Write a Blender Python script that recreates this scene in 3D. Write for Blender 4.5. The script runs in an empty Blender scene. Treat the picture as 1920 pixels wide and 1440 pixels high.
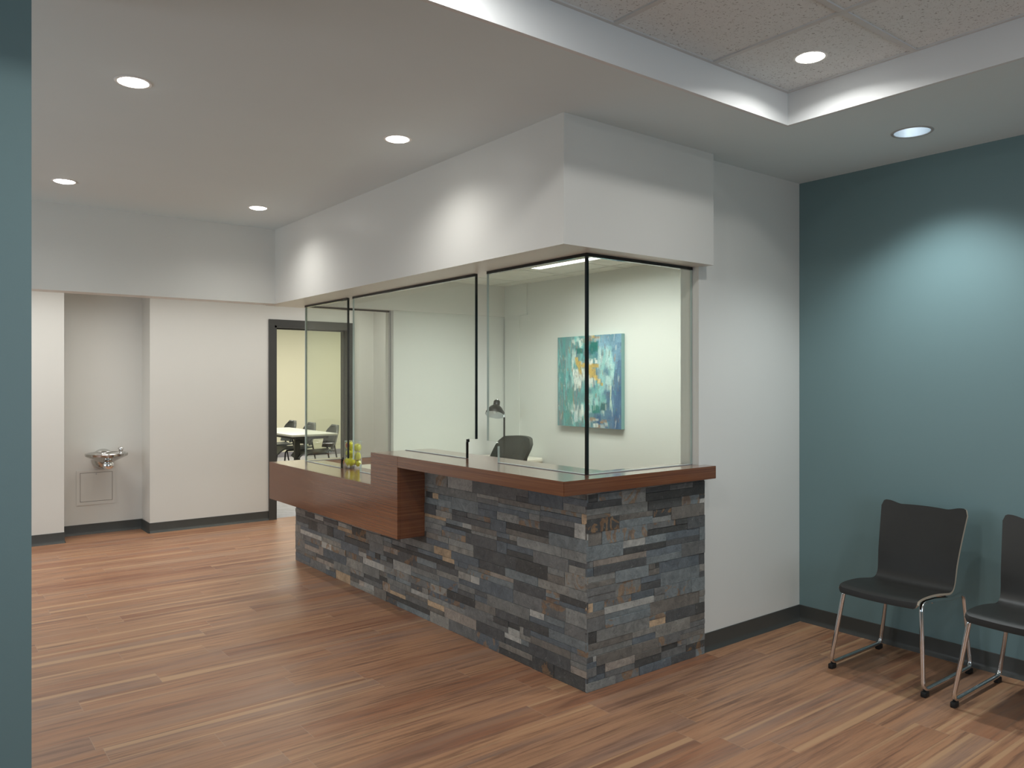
import bpy, bmesh, math, random
import numpy as np
from mathutils import Vector, Matrix
R_ = math.radians
random.seed(7); rng = np.random.default_rng(11)
C = bpy.context.scene.collection
SC = bpy.context.scene

# ------------------------------------------------------------------ camera, world, exposure
YAW = 52.1858; FPX = 1466.84; CY = 714.15
cam_d = bpy.data.cameras.new('camera'); cam = bpy.data.objects.new('camera', cam_d); C.objects.link(cam)
cam.location = (0, 0, 1.5); cam.rotation_euler = (R_(90), 0, R_(YAW-90))
cam_d.sensor_fit = 'HORIZONTAL'; cam_d.sensor_width = 36; cam_d.lens = FPX*36/1920
cam_d.shift_y = (CY-720)/1920; cam_d.clip_start = 0.05
SC.camera = cam
SC.view_settings.view_transform = 'Standard'; SC.view_settings.look = 'None'
SC.view_settings.exposure = 0.0; SC.view_settings.gamma = 1; SC.view_settings.use_curve_mapping = False
w = bpy.data.worlds.new('world'); SC.world = w; w.use_nodes = True
w.node_tree.nodes['Background'].inputs[0].default_value = (0.60, 0.75, 1.0, 1)
w.node_tree.nodes['Background'].inputs[1].default_value = 0.6
SC.cycles.max_bounces = 10; SC.cycles.transparent_max_bounces = 24; SC.cycles.diffuse_bounces = 6
SC.cycles.sample_clamp_indirect = 6.0

def light(kind, name, loc, energy, color=(1,1,1), rot=(0,0,0), **kw):
    d = bpy.data.lights.new(name, kind); d.energy = energy; d.color = color
    for k, v in kw.items(): setattr(d, k, v)
    o = bpy.data.objects.new(name, d); o.location = loc; o.rotation_euler = rot; C.objects.link(o); return o
# cool fill light added behind the camera, at an unseen window
light('AREA', 'window_fill', (0.6, -2.95, 1.45), 54, (0.74, 0.88, 1.0), (R_(90), 0, 0), shape='RECTANGLE', size=2.6, size_y=1.5)

light('AREA', 'hall_window_fill', (-2.62, 4.9, 1.45), 41, (0.86, 0.94, 1.0), (R_(90), 0, R_(-90)), shape='RECTANGLE', size=2.6, size_y=1.5)  # added fill for the soffit and counter fronts, no known source

# ------------------------------------------------------------------ key dimensions (metres)
CEIL = 2.735          # gypsum ceiling
TRAY = 2.895          # acoustic tile ceiling in the raised tray
TX1, TY1 = 3.371, 2.17; TX0, TY0 = -1.3, -1.9
TEAL_X = 4.43; WALL_Y = 2.77
SOF_X, SOF_Y, SOF_Z = 2.391, 2.693, 2.13
FAR_Y = 8.265; NICHE_Y = 8.59
OFF_Y, OFF_X, OFF_CEIL = 6.15, 4.69, 2.429
HI, LO = 1.036, 0.828     # counter heights
GX, GY = 2.655, 2.82      # glass planes
GEND = 6.234

# ------------------------------------------------------------------ materials
def srgb(r, g, b):
    f = lambda c: c/12.92 if c <= 0.04045 else ((c+0.055)/1.055)**2.4
    return (f(r/255), f(g/255), f(b/255), 1)
class NT:
    def __init__(s, name):
        s.m = bpy.data.materials.new(name); s.m.use_nodes = True; s.t = s.m.node_tree; s.n = s.t.nodes
        s.b = s.n['Principled BSDF']; s.out = s.n['Material Output']
    def node(s, typ, **kw):
        x = s.n.new(typ)
        for k, v in kw.items(): setattr(x, k, v)
        return x
    def set(s, inp, v):
        if isinstance(v, bpy.types.NodeSocket): s.t.links.new(v, inp)
        else: inp.default_value = v
    def math(s, op, a, b=0.0, c=None):
        x = s.node('ShaderNodeMath', operation=op); s.set(x.inputs[0], a); s.set(x.inputs[1], b)
        if c is not None: s.set(x.inputs[2], c)
        return x.outputs[0]
    def mix(s, fac, a, b, blend='MIX'):
        x = s.node('ShaderNodeMix', data_type='RGBA', blend_type=blend); s.set(x.inputs[0], fac); s.set(x.inputs[6], a); s.set(x.inputs[7], b); return x.outputs[2]
    def ramp(s, fac, stops, interp='LINEAR'):
        x = s.node('ShaderNodeValToRGB'); s.set(x.inputs[0], fac); x.color_ramp.interpolation = interp
        e = x.color_ramp.elements
        while len(e) < len(stops): e.new(0.5)
        for i, (p, c) in enumerate(stops): e[i].position = p; e[i].color = c if len(c) == 4 else (*c, 1)
        return x.outputs[0]
    def noise(s, vec, scale, detail=3, rough=0.5, dist=0.0):
        x = s.node('ShaderNodeTexNoise'); s.set(x.inputs['Vector'], vec); x.inputs['Scale'].default_value = scale
        x.inputs['Detail'].default_value = detail; x.inputs['Roughness'].default_value = rough; x.inputs['Distortion'].default_value = dist
        return x.outputs[0]
    def obj(s): return s.node('ShaderNodeTexCoord').outputs['Object']
    def geo_pos(s): return s.node('ShaderNodeNewGeometry').outputs['Position']
    def sep(s, v):
        x = s.node('ShaderNodeSeparateXYZ'); s.set(x.inputs[0], v); return x.outputs
    def comb(s, a, b, c):
        x = s.node('ShaderNodeCombineXYZ'); s.set(x.inputs[0], a); s.set(x.inputs[1], b); s.set(x.inputs[2], c); return x.outputs[0]
    def bump(s, h, strength=0.2, dist=0.01):
        x = s.node('ShaderNodeBump'); x.inputs['Strength'].default_value = strength; x.inputs['Distance'].default_value = dist
        s.set(x.inputs['Height'], h); s.t.links.new(x.outputs[0], s.b.inputs['Normal'])
    def base(s, c): s.set(s.b.inputs['Base Color'], c)
    def rough(s, v): s.set(s.b.inputs['Roughness'], v)
def plain(name, col, rough=0.5, metal=0.0, spec=0.5, var=0.04, bump=0.0, bscale=200):
    t = NT(name); v = t.obj()
    n = t.noise(v, 9, 4)
    k = t.ramp(n, [(0.3, tuple(c*(1-var) for c in col[:3])), (0.7, tuple(min(1, c*(1+var)) for c in col[:3]))])
    t.base(k); t.rough(rough); t.b.inputs['Metallic'].default_value = metal; t.b.inputs['Specular IOR Level'].default_value = spec
    if bump: t.bump(t.noise(v, bscale, 2), bump, 0.002)
    return t.m
def paint(name, col, rough=0.42, spec=0.4):
    t = NT(name); v = t.geo_pos()
    n = t.noise(v, 1.3, 3)
    t.base(t.ramp(n, [(0.3, tuple(c*0.985 for c in col[:3])), (0.7, tuple(min(1, c*1.015) for c in col[:3]))]))
    t.rough(rough); t.b.inputs['Specular IOR Level'].default_value = spec
    t.bump(t.noise(v, 160, 3), 0.06, 0.002)
    return t.m
WHITE = paint('wall_paint_warm_white', (0.66, 0.655, 0.615), 0.38, 0.45)
CREAM = paint('office_paint', (0.645, 0.66, 0.625), 0.5)
YELLOW = paint('meeting_room_paint', (0.70, 0.675, 0.52), 0.5)
TEAL = paint('teal_paint', (0.160, 0.247, 0.256), 0.45, 0.35)
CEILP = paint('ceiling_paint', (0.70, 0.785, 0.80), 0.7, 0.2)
VINYL = plain('baseboard_vinyl', (0.055, 0.058, 0.054), 0.38)
FRAME = plain('door_frame_paint', (0.052, 0.053, 0.05), 0.35)
CHROME = plain('chrome', (0.80, 0.80, 0.80), 0.10, 1.0, var=0.01)
STEEL = plain('polished_steel', (0.56, 0.55, 0.53), 0.13, 1.0, var=0.02)
BLACKM = plain('black_metal', (0.012, 0.012, 0.012), 0.4)
RUBBER = plain('black_rubber', (0.010, 0.010, 0.010), 0.6)
LAMIN = plain('dark_laminate', (0.019, 0.018, 0.016), 0.45, var=0.08, spec=0.4)
PLY = plain('plywood_edge', (0.42, 0.36, 0.28), 0.5)
OLIVE = plain('dark_mesh_fabric', (0.024, 0.026, 0.019), 0.7, spec=0.25, bump=0.3, bscale=400)
MESHB = plain('see_through_mesh', (0.026, 0.028, 0.020), 0.7, spec=0.25, bump=0.3, bscale=400)
MESHB.node_tree.nodes['Principled BSDF'].inputs['Alpha'].default_value = 0.84
SHELL = plain('charcoal_plastic', (0.105, 0.115, 0.112), 0.42)
LAMPM = plain('lamp_dark_enamel', (0.012, 0.012, 0.008), 0.35, spec=0.35)
LAMPIN = plain('lamp_white_enamel', (0.70, 0.74, 0.76), 0.4)
DESKW = plain('desk_white_laminate', (0.72, 0.69, 0.60), 0.35)
TABLEW = plain('table_white_laminate', (0.70, 0.69, 0.64), 0.4)
TRIMW = plain('white_trim', (0.72, 0.72, 0.69), 0.4)
PANELW = WHITE
DARKGAP = plain('dark_gap', (0.10, 0.09, 0.075), 0.8)
BRACKET = plain('grey_metal', (0.45, 0.45, 0.44), 0.3, 0.9)
CARPET = plain('lilac_grey_carpet', (0.46, 0.45, 0.47), 0.9, var=0.12, bump=0.3)
def emit(name, col, st):
    t = NT(name); t.base((0.8, 0.8, 0.8, 1)); t.b.inputs['Emission Color'].default_value = (*col, 1); t.b.inputs['Emission Strength'].default_value = st; return t.m
LENS = emit('led_lens', (1.0, 0.98, 0.93), 14)
TUBE = emit('troffer_lens', (0.96, 1.0, 0.98), 5)
def glass(name, tint, ior=1.5):
    t = NT(name); t.n.remove(t.b)
    tr = t.node('ShaderNodeBsdfTransparent'); tr.inputs[0].default_value = (*tint, 1)
    gl = t.node('ShaderNodeBsdfGlossy'); gl.inputs['Roughness'].default_value = 0.0
    fr = t.node('ShaderNodeFresnel'); fr.inputs[0].default_value = ior
    geo = t.node('ShaderNodeNewGeometry')
    # a thin sheet reflects the same from either side of its faces
    fr2 = t.node('ShaderNodeLayerWeight'); fr2.inputs[0].default_value = 0.5
    cosv = t.math('SUBTRACT', 1.0, fr2.outputs['Facing'])
    x = t.math('POWER', t.math('SUBTRACT', 1.0, cosv), 5.0)
    f = t.math('MULTIPLY_ADD', x, 0.96, 0.04)
    mx = t.node('ShaderNodeMixShader'); t.t.links.new(f, mx.inputs[0]); t.t.links.new(tr.outputs[0], mx.inputs[1]); t.t.links.new(gl.outputs[0], mx.inputs[2])
    t.n.remove(fr); t.n.remove(geo)
    t.t.links.new(mx.outputs[0], t.out.inputs[0]); return t.m
GLASS = glass('clear_glass', (0.966, 0.982, 0.958))
VASE = glass('vase_glass', (0.99, 0.996, 0.992))
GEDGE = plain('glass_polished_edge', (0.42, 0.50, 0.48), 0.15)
GBLACK = plain('black_trim_and_edge_refraction', (0.006, 0.009, 0.009), 0.12)  # black trim; on the glass edges it paints in the dark refraction

def wood_counter():
    t = NT('mahogany_veneer'); p = t.geo_pos(); X, Y, Z = t.sep(p)
    nx, ny, nz = t.sep(t.node('ShaderNodeNewGeometry').outputs['True Normal'])
    flat = t.math('GREATER_THAN', t.math('ABSOLUTE', nz), 0.5)          # worktops: grain runs along the counter
    shortside = t.math('MULTIPLY', t.math('LESS_THAN', Y, 2.91), t.math('GREATER_THAN', X, 2.66))
    along = t.mix(t.math('MULTIPLY', flat, 1.0), t.comb(t.math('ADD', X, Y), Z, 0.0), t.mix(shortside, t.comb(Y, X, 0.0), t.comb(X, Y, 0.0)))
    ax, ay, az = t.sep(along)
    v = t.comb(t.math('MULTIPLY', ax, 0.9), t.math('MULTIPLY', ay, 75.0), 0.0)
    n1 = t.noise(v, 1.6, 6, 0.62); n2 = t.noise(p, 2.2, 3)
    c = t.ramp(n1, [(0.30, (0.090, 0.030, 0.013)), (0.5, (0.160, 0.056, 0.022)), (0.72, (0.240, 0.098, 0.038))])
    c = t.mix(t.ramp(n2, [(0.35, (0, 0, 0)), (0.7, (0.35, 0.35, 0.35))]), c, (0.18, 0.068, 0.030, 1))
    t.base(c); t.rough(0.24); t.b.inputs['Specular IOR Level'].default_value = 0.55
    t.b.inputs['Coat Weight'].default_value = 0.9; t.b.inputs['Coat Roughness'].default_value = 0.13
    return t.m
WOOD = wood_counter()

def wood_floor():
    t = NT('wood_plank_floor'); p = t.geo_pos(); X, Y, Z = t.sep(p)
    PW, PL = 0.148, 1.22
    ry = t.math('DIVIDE', Y, PW); row = t.math('FLOOR', ry)
    wn = t.node('ShaderNodeTexWhiteNoise', noise_dimensions='1D'); t.set(wn.inputs['W'], row)
    xs = t.math('ADD', X, t.math('MULTIPLY', wn.outputs[0], 7.3)); rx = t.math('DIVIDE', xs, PL); colm = t.math('FLOOR', rx)
    w3 = t.node('ShaderNodeTexWhiteNoise', noise_dimensions='3D'); t.set(w3.inputs['Vector'], t.comb(row, colm, 3.7))
    rid = w3.outputs[0]
    base = t.ramp(rid, [(0.0, (0.220, 0.094, 0.052)), (0.25, (0.300, 0.135, 0.072)), (0.5, (0.335, 0.170, 0.094)), (0.75, (0.385, 0.205, 0.112)), (1.0, (0.265, 0.145, 0.096))])
    off = t.math('MULTIPLY', rid, 37.0)
    vg = t.comb(t.math('MULTIPLY_ADD', xs, 1.4, off), t.math('MULTIPLY', Y, 34.0), off)
    g = t.noise(vg, 1.5, 7, 0.65, 0.3)
    c = t.mix(t.ramp(g, [(0.38, (0.85, 0.85, 0.85)), (0.56, (0, 0, 0))]), base, (0.150, 0.078, 0.050, 1))
    # cathedral figure
    vc = t.comb(t.math('MULTIPLY_ADD', xs, 0.9, off), t.math('MULTIPLY', Y, 9.0), off)
    g2 = t.noise(vc, 1.3, 4, 0.55, 1.2)
    c = t.mix(t.ramp(g2, [(0.42, (0, 0, 0)), (0.6, (0.42, 0.42, 0.42))]), c, (0.41, 0.225, 0.125, 1))
    gg = t.noise(t.comb(t.math('MULTIPLY_ADD', xs, 0.5, off), t.math('MULTIPLY', Y, 7.0), t.math('ADD', off, 9.0)), 1.0, 3)
    c = t.mix(t.ramp(gg, [(0.50, (0, 0, 0)), (0.70, (0.5, 0.5, 0.5))]), c, (0.255, 0.175, 0.135, 1))
    # pale sapwood streaks on some planks
    vs = t.comb(t.math('MULTIPLY_ADD', xs, 0.28, off), t.math('MULTIPLY', Y, 21.0), t.math('ADD', off, 3.0))
    s = t.noise(vs, 1.0, 2, 0.4)
    c = t.mix(t.ramp(s, [(0.60, (0, 0, 0)), (0.65, (0.7, 0.7, 0.7))]), c, (0.47, 0.29, 0.16, 1))
    # joints
    fy = t.math('FRACT', ry); fx = t.math('FRACT', rx)
    dy = t.math('MINIMUM', fy, t.math('SUBTRACT', 1.0, fy)); dx = t.math('MINIMUM', fx, t.math('SUBTRACT', 1.0, fx))
    jy = t.math('LESS_THAN', dy, 0.006); jx = t.math('LESS_THAN', dx, 0.0011)
    c = t.mix(t.math('MULTIPLY', jy, 0.30), c, (0.10, 0.055, 0.035, 1))
    c = t.mix(t.math('MULTIPLY', jx, 0.55), c, (0.36, 0.25, 0.18, 1))
    t.base(c); t.rough(t.math('MULTIPLY_ADD', g, 0.16, 0.32)); t.b.inputs['Specular IOR Level'].default_value = 0.35
    t.bump(g, 0.05, 0.002); return t.m
FLOORM = wood_floor()

def slate():
    t = NT('split_slate'); a = t.node('ShaderNodeVertexColor', layer_name='stone')
    p = t.geo_pos()
    X, Y, Z = t.sep(p)
    al = a.outputs['Alpha']
    sh = t.math('MULTIPLY', al, 91.0)
    pv = t.comb(t.math('ADD', X, sh), Y, Z)
    n1 = t.noise(pv, 16, 7, 0.7, 0.9); n2 = t.noise(pv, 48, 6, 0.75, 1.6); n3 = t.noise(pv, 9, 4, 0.6, 1.5)
    c = t.mix(t.ramp(n1, [(0.3, (0, 0, 0)), (0.7, (1, 1, 1))]), t.mix(1.0, a.outputs['Color'], (0.70, 0.71, 0.72, 1), 'MULTIPLY'), t.mix(1.0, a.outputs['Color'], (1.42, 1.40, 1.36, 1), 'MULTIPLY'))
    c = t.mix(t.ramp(n2, [(0.34, (0.55, 0.55, 0.55)), (0.46, (0, 0, 0))]), c, (0.045, 0.044, 0.042, 1))
    c = t.mix(t.ramp(n2, [(0.60, (0, 0, 0)), (0.70, (0.62, 0.62, 0.62))]), c, (0.40, 0.395, 0.375, 1))
    rust = t.math('MULTIPLY', t.math('GREATER_THAN', al, 0.83), t.math('GREATER_THAN', n3, 0.545))
    c = t.mix(t.math('MULTIPLY', rust, 0.62), c, t.ramp(n1, [(0.35, (0.15, 0.075, 0.035)), (0.65, (0.36, 0.215, 0.10))]))
    t.base(c); t.rough(t.math('MULTIPLY_ADD', n2, 0.3, 0.40)); t.b.inputs['Specular IOR Level'].default_value = 0.5
    t.bump(t.math('ADD', n2, t.math('MULTIPLY', n1, 1.2)), 0.55, 0.006); return t.m
SLATE = slate()

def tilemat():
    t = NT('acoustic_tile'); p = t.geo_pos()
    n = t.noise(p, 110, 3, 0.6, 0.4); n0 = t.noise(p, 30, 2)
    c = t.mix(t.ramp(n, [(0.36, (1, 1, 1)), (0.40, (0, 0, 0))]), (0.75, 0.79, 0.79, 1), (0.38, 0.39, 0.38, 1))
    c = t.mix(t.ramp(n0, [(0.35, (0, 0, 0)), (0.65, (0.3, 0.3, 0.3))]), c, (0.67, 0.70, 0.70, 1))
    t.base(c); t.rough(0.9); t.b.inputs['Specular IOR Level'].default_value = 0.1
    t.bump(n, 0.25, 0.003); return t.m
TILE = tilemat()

# ------------------------------------------------------------------ mesh helpers
def box(bm, x0, x1, y0, y1, z0, z1, bev=0.0, seg=2, mi=0):
    m = Matrix.Translation(((x0+x1)/2, (y0+y1)/2, (z0+z1)/2)) @ Matrix.Diagonal((abs(x1-x0), abs(y1-y0), abs(z1-z0), 1))
    r = bmesh.ops.create_cube(bm, size=1, matrix=m); vs = set(r['verts'])
    fs = [f for f in bm.faces if f.verts[0] in vs]
    for f in fs: f.material_index = mi
    if bev > 0:
        es = list({e for v in vs for e in v.link_edges})
        bmesh.ops.bevel(bm, geom=es, offset=bev, segments=seg, affect='EDGES', profile=0.5, clamp_overlap=True, material=-1)
def prism(bm, poly, axis, a, b, mi=0):
    """poly: 2D points; axis 'x': (y,z), 'y': (x,z), 'z': (x,y); extruded from a to b"""
    def P(p, t):
        return {'x': (t, p[0], p[1]), 'y': (p[0], t, p[1]), 'z': (p[0], p[1], t)}[axis]
    A = [bm.verts.new(P(p, a)) for p in poly]; B = [bm.verts.new(P(p, b)) for p in poly]
    fs = [bm.faces.new(A), bm.faces.new(list(reversed(B)))]
    n = len(poly)
    for i in range(n): fs.append(bm.faces.new((A[i], B[i], B[(i+1) % n], A[(i+1) % n])))
    for f in fs: f.material_index = mi
    bmesh.ops.recalc_face_normals(bm, faces=fs)
def tube(bm, pts, r, n=10, closed=False, cap=True, mi=0):
    pts = [Vector(p) for p in pts]; N = len(pts)
    rs = r if isinstance(r, (list, tuple)) else [r]*N
    def tan(i):
        if closed: return (pts[(i+1) % N]-pts[(i-1) % N]).normalized()
        return (pts[min(i+1, N-1)]-pts[max(i-1, 0)]).normalized()
    t = tan(0); up = Vector((0, 0, 1)) if abs(t.z) < 0.9 else Vector((1, 0, 0))
    u = t.cross(up).normalized(); rings = []
    for i in range(N):
        t2 = tan(i); u = (u-t2*u.dot(t2))
        u = u.normalized() if u.length > 1e-6 else t2.orthogonal().normalized()
        v = t2.cross(u)
        rings.append([bm.verts.new(pts[i]+(u*math.cos(2*math.pi*k/n)+v*math.sin(2*math.pi*k/n))*rs[i]) for k in range(n)])
    M = N if closed else N-1; fs = []
    for i in range(M):
        a, b = rings[i], rings[(i+1) % N]; sh = 0
        if closed and i == N-1: sh = min(range(n), key=lambda s: (a[0].co-b[s].co).length)
        for k in range(n):
            f = bm.faces.new((a[k], a[(k+1) % n], b[(k+1+sh) % n], b[(k+sh) % n])); fs.append(f)
    if cap and not closed: fs.append(bm.faces.new(list(reversed(rings[0])))); fs.append(bm.faces.new(rings[-1]))
    for f in fs: f.smooth = True; f.material_index = mi
    bmesh.ops.recalc_face_normals(bm, faces=fs)
def lathe(bm, prof, n=32, mat=None, mi=0, caps=True):
    """prof: list of (r,z) bottom to top round local z"""
    mat = mat or Matrix.Identity(4); rings = []; fs = []
    for r, z in prof:
        if r < 1e-6: rings.append([bm.verts.new(mat @ Vector((0, 0, z)))])
        else: rings.append([bm.verts.new(mat @ Vector((r*math.cos(2*math.pi*k/n), r*math.sin(2*math.pi*k/n), z))) for k in range(n)])
    for a, b in zip(rings, rings[1:]):
        if len(a) == 1 and len(b) == 1: continue
        for k in range(n):
            k2 = (k+1) % n
            q = [a[0]] if len(a) == 1 else [a[k], a[k2]]
            q += [b[0]] if len(b) == 1 else [b[k2], b[k]]
            fs.append(bm.faces.new(q))
    if caps:
        if len(rings[0]) > 1: fs.append(bm.faces.new(list(reversed(rings[0]))))
        if len(rings[-1]) > 1: fs.append(bm.faces.new(rings[-1]))
    for f in fs: f.smooth = True; f.material_index = mi
    bmesh.ops.recalc_face_normals(bm, faces=fs)
def fillet(pts, r, closed=True, n=6):
    pts = [Vector(p) for p in pts]; N = len(pts); out = []
    for i, p in enumerate(pts):
        if not closed and i in (0, N-1): out.append(p); continue
        a, b = pts[(i-1) % N], pts[(i+1) % N]
        ra = min(r, (a-p).length*0.45); rb = min(r, (b-p).length*0.45)
        s, e = p+(a-p).normalized()*ra, p+(b-p).normalized()*rb
        for k in range(n+1):
            q = k/n; out.append(s*(1-q)**2+p*2*q*(1-q)+e*q*q)
    return out
def new(): return bmesh.new()
def smooth_by_angle(me, ang=35):
    for p in me.polygons: p.use_smooth = True
    me.set_sharp_from_angle(angle=R_(ang))
def world_loc(o):
    l = Vector((0, 0, 0))
    while o: l += o.location; o = o.parent
    return l
def obj(name, bm, mats, parent=None, loc=None, sharp=35):
    me = bpy.data.meshes.new(name); bm.normal_update(); bm.to_mesh(me); bm.free()
    mats = mats if isinstance(mats, (list, tuple)) else [mats]
    for m in mats: me.materials.append(m)
    o = bpy.data.objects.new(name, me); C.objects.link(o)
    smooth_by_angle(me, sharp)
    if parent: me.transform(Matrix.Translation(-world_loc(parent))); o.parent = parent
    elif loc is not None: me.transform(Matrix.Translation(-Vector(loc))); o.location = loc
    return o
def tag(o, label, cat, group=None, kind=None):
    o['label'] = label; o['category'] = cat
    if group: o['group'] = group
    if kind: o['kind'] = kind
    return o
def thing(name, label, cat, loc=(0, 0, 0), group=None):
    o = bpy.data.objects.new(name, None); C.objects.link(o); o.location = loc; o.empty_display_size = 0.1
    return tag(o, label, cat, group)
def struct(name, bm, m, label=None, cat=None):
    o = obj(name, bm, m); o['kind'] = 'structure'
    if label: o['label'] = label; o['category'] = cat
    return o
def copy_tree(o, parent=None):
    c = o.copy(); C.objects.link(c)
    if parent: c.parent = parent
    for ch in list(o.children): copy_tree(ch, c)
    return c

# ------------------------------------------------------------------ the setting
def S(name, boxes, m, label, cat):
    bm = new()
    for b in boxes: box(bm, *b)
    return struct(name, bm, m, label, cat)
S('floor', [(-2.7, 4.9, -3.2, 8.33, -0.1, 0), (1.1, 2.0, 8.33, 8.62, -0.1, 0)], FLOORM, 'reddish brown wood plank floor of the waiting area and hall', 'floor')
S('floor_meeting_room', [(2.0, 10.2, 8.33, 15.1, -0.1, 0), (1.0, 2.0, 8.62, 15.1, -0.1, 0)], CARPET, 'pale grey carpet floor of the room beyond the door', 'floor')
bm = new()
for b in [(-2.7, TX0-0.02, -3.2, TY1, CEIL, CEIL+0.02), (TX1+0.02, 3.70, -3.2, TY1, CEIL, CEIL+0.02), (4.20, 4.6, -3.2, TY1, CEIL, CEIL+0.02), (3.70, 4.20, -3.2, 1.60, CEIL, CEIL+0.02), (3.70, 4.20, 2.10, TY1, CEIL, CEIL+0.02),
          (TX0-0.02, TX1+0.02, -3.2, TY0-0.02, CEIL, CEIL+0.02), (-2.7, TX0-0.02, TY1, 8.8, CEIL, CEIL+0.02), (TX0-0.02, TX1+0.02, TY1+0.02, 8.8, CEIL, CEIL+0.02), (TX1+0.02, 4.9, TY1, 8.8, CEIL, CEIL+0.02)]: box(bm, *b)
def holed_square(bm, cx, cy, h, r, z0, z1, n=48):   # ceiling patch with a round cut-out for an open can
    P = lambda k, z, out: (cx+(h/max(abs(math.cos(k)), abs(math.sin(k))) if out else r)*math.cos(k), cy+(h/max(abs(math.cos(k)), abs(math.sin(k))) if out else r)*math.sin(k), z)
    ks = [math.pi/4+2*math.pi*i/n for i in range(n)]
    a = [bm.verts.new(P(k, z0, True)) for k in ks]; b = [bm.verts.new(P(k, z0, False)) for k in ks]
    c = [bm.verts.new(P(k, z1, True)) for k in ks]; d = [bm.verts.new(P(k, z1, False)) for k in ks]
    fs = []
    for i in range(n):
        j = (i+1) % n
        fs += [bm.faces.new((a[i], a[j], b[j], b[i])), bm.faces.new((c[i], d[i], d[j], c[j])), bm.faces.new((b[i], b[j], d[j], d[i])), bm.faces.new((a[i], c[i], c[j], a[j]))]
    bmesh.ops.recalc_face_normals(bm, faces=fs)
holed_square(bm, 3.95, 1.85, 0.25, 0.083, CEIL, CEIL+0.02)
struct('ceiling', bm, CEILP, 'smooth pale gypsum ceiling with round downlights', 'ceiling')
S('trim_ceiling_tray', [(TX0-0.02, TX1+0.02, TY1, TY1+0.02, CEIL, TRAY), (TX1, TX1+0.02, TY0, TY1, CEIL, TRAY), (TX0-0.02, TX0, TY0, TY1, CEIL, TRAY),
                (TX0-0.02, TX1+0.02, TY0-0.02, TY0, CEIL, TRAY)], paint('tray_paint', (0.70, 0.72, 0.72), 0.5), 'white vertical sides of the raised ceiling tray', 'trim')
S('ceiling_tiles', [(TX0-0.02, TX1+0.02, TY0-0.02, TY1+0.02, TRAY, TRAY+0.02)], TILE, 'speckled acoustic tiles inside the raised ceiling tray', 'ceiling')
gb = new()
x = 2.792
while x > TX0: box(gb, x-0.012, x+0.012, TY0+0.002, TY1-0.0165, TRAY-0.007, TRAY+0.001); x -= 0.61
y = 1.565
while y > TY0: box(gb, TX0+0.002, TX1-0.0165, y-0.012, y+0.012, TRAY-0.0065, TRAY+0.001); y -= 0.61
box(gb, TX0, TX1, TY1-0.016, TY1, TRAY-0.007, TRAY+0.001); box(gb, TX1-0.016, TX1, TY0, TY1, TRAY-0.006, TRAY+0.001)
struct('trim_ceiling_grid', gb, plain('grid_paint', (0.60, 0.61, 0.60), 0.5), 'thin metal grid between the acoustic ceiling tiles', 'trim')
# walls of the waiting area
S('wall_right', [(TEAL_X, TEAL_X+0.12, -3.2, WALL_Y, 0, CEIL)], TEAL, 'teal painted wall behind the two dark chairs', 'wall')
S('wall_left', [(-2.7, 0.3037, WALL_Y, WALL_Y+0.13, 0, CEIL)], TEAL, 'end of the teal wall at the left edge of the photo', 'wall')
S('wall_reception', [(3.45, 4.9, WALL_Y, WALL_Y+0.127, 0, CEIL)], WHITE, 'off-white wall between the counter and the teal wall', 'wall')
S('wall_back', [(-2.7, -0.8, -3.2, -3.08, 0, CEIL), (2.0, TEAL_X, -3.2, -3.08, 0, CEIL), (-0.8, 2.0, -3.2, -3.08, 0, 0.7), (-0.8, 2.0, -3.2, -3.08, 2.2, CEIL)], WHITE, 'wall with the added window behind the photographer', 'wall')
S('wall_waiting_side', [(-2.82, -2.7, -3.2, WALL_Y+0.13, 0, CEIL)], TEAL, 'side wall of the waiting area', 'wall')
wf = new()
for b in [(-0.85, -0.8, -3.13, -3.06, 0.65, 2.25), (2.0, 2.05, -3.13, -3.06, 0.65, 2.25), (-0.85, 2.05, -3.13, -3.06, 0.65, 0.7), (-0.85, 2.05, -3.13, -3.06, 2.2, 2.25), (0.58, 0.62, -3.13, -3.07, 0.7, 2.2)]: box(wf, *b)
wfo = struct('window_added_1', wf, FRAME, 'unseen window added behind the camera for cool fill', 'window')  # unseen window, added to go with the cool fill
wg = new(); box(wg, -0.8, 2.0, -3.115, -3.105, 0.7, 2.2); obj('window_added_pane', wg, VASE, wfo)['kind'] = 'structure'
wf = new()
for b in [(-2.78, -2.71, 3.45, 3.5, 0.65, 2.25), (-2.78, -2.71, 6.3, 6.35, 0.65, 2.25), (-2.78, -2.71, 3.45, 6.35, 0.65, 0.7), (-2.78, -2.71, 3.45, 6.35, 2.2, 2.25), (-2.78, -2.72, 4.88, 4.92, 0.7, 2.2)]: box(wf, *b)
wfo = struct('window_added_2', wf, FRAME, 'unseen window added in the side wall of the hall for fill', 'window')  # made-up window that goes with the hall fill light
wg = new(); box(wg, -2.755, -2.745, 3.5, 6.3, 0.7, 2.2); obj('window_added_pane', wg, VASE, wfo)['kind'] = 'structure'
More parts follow.
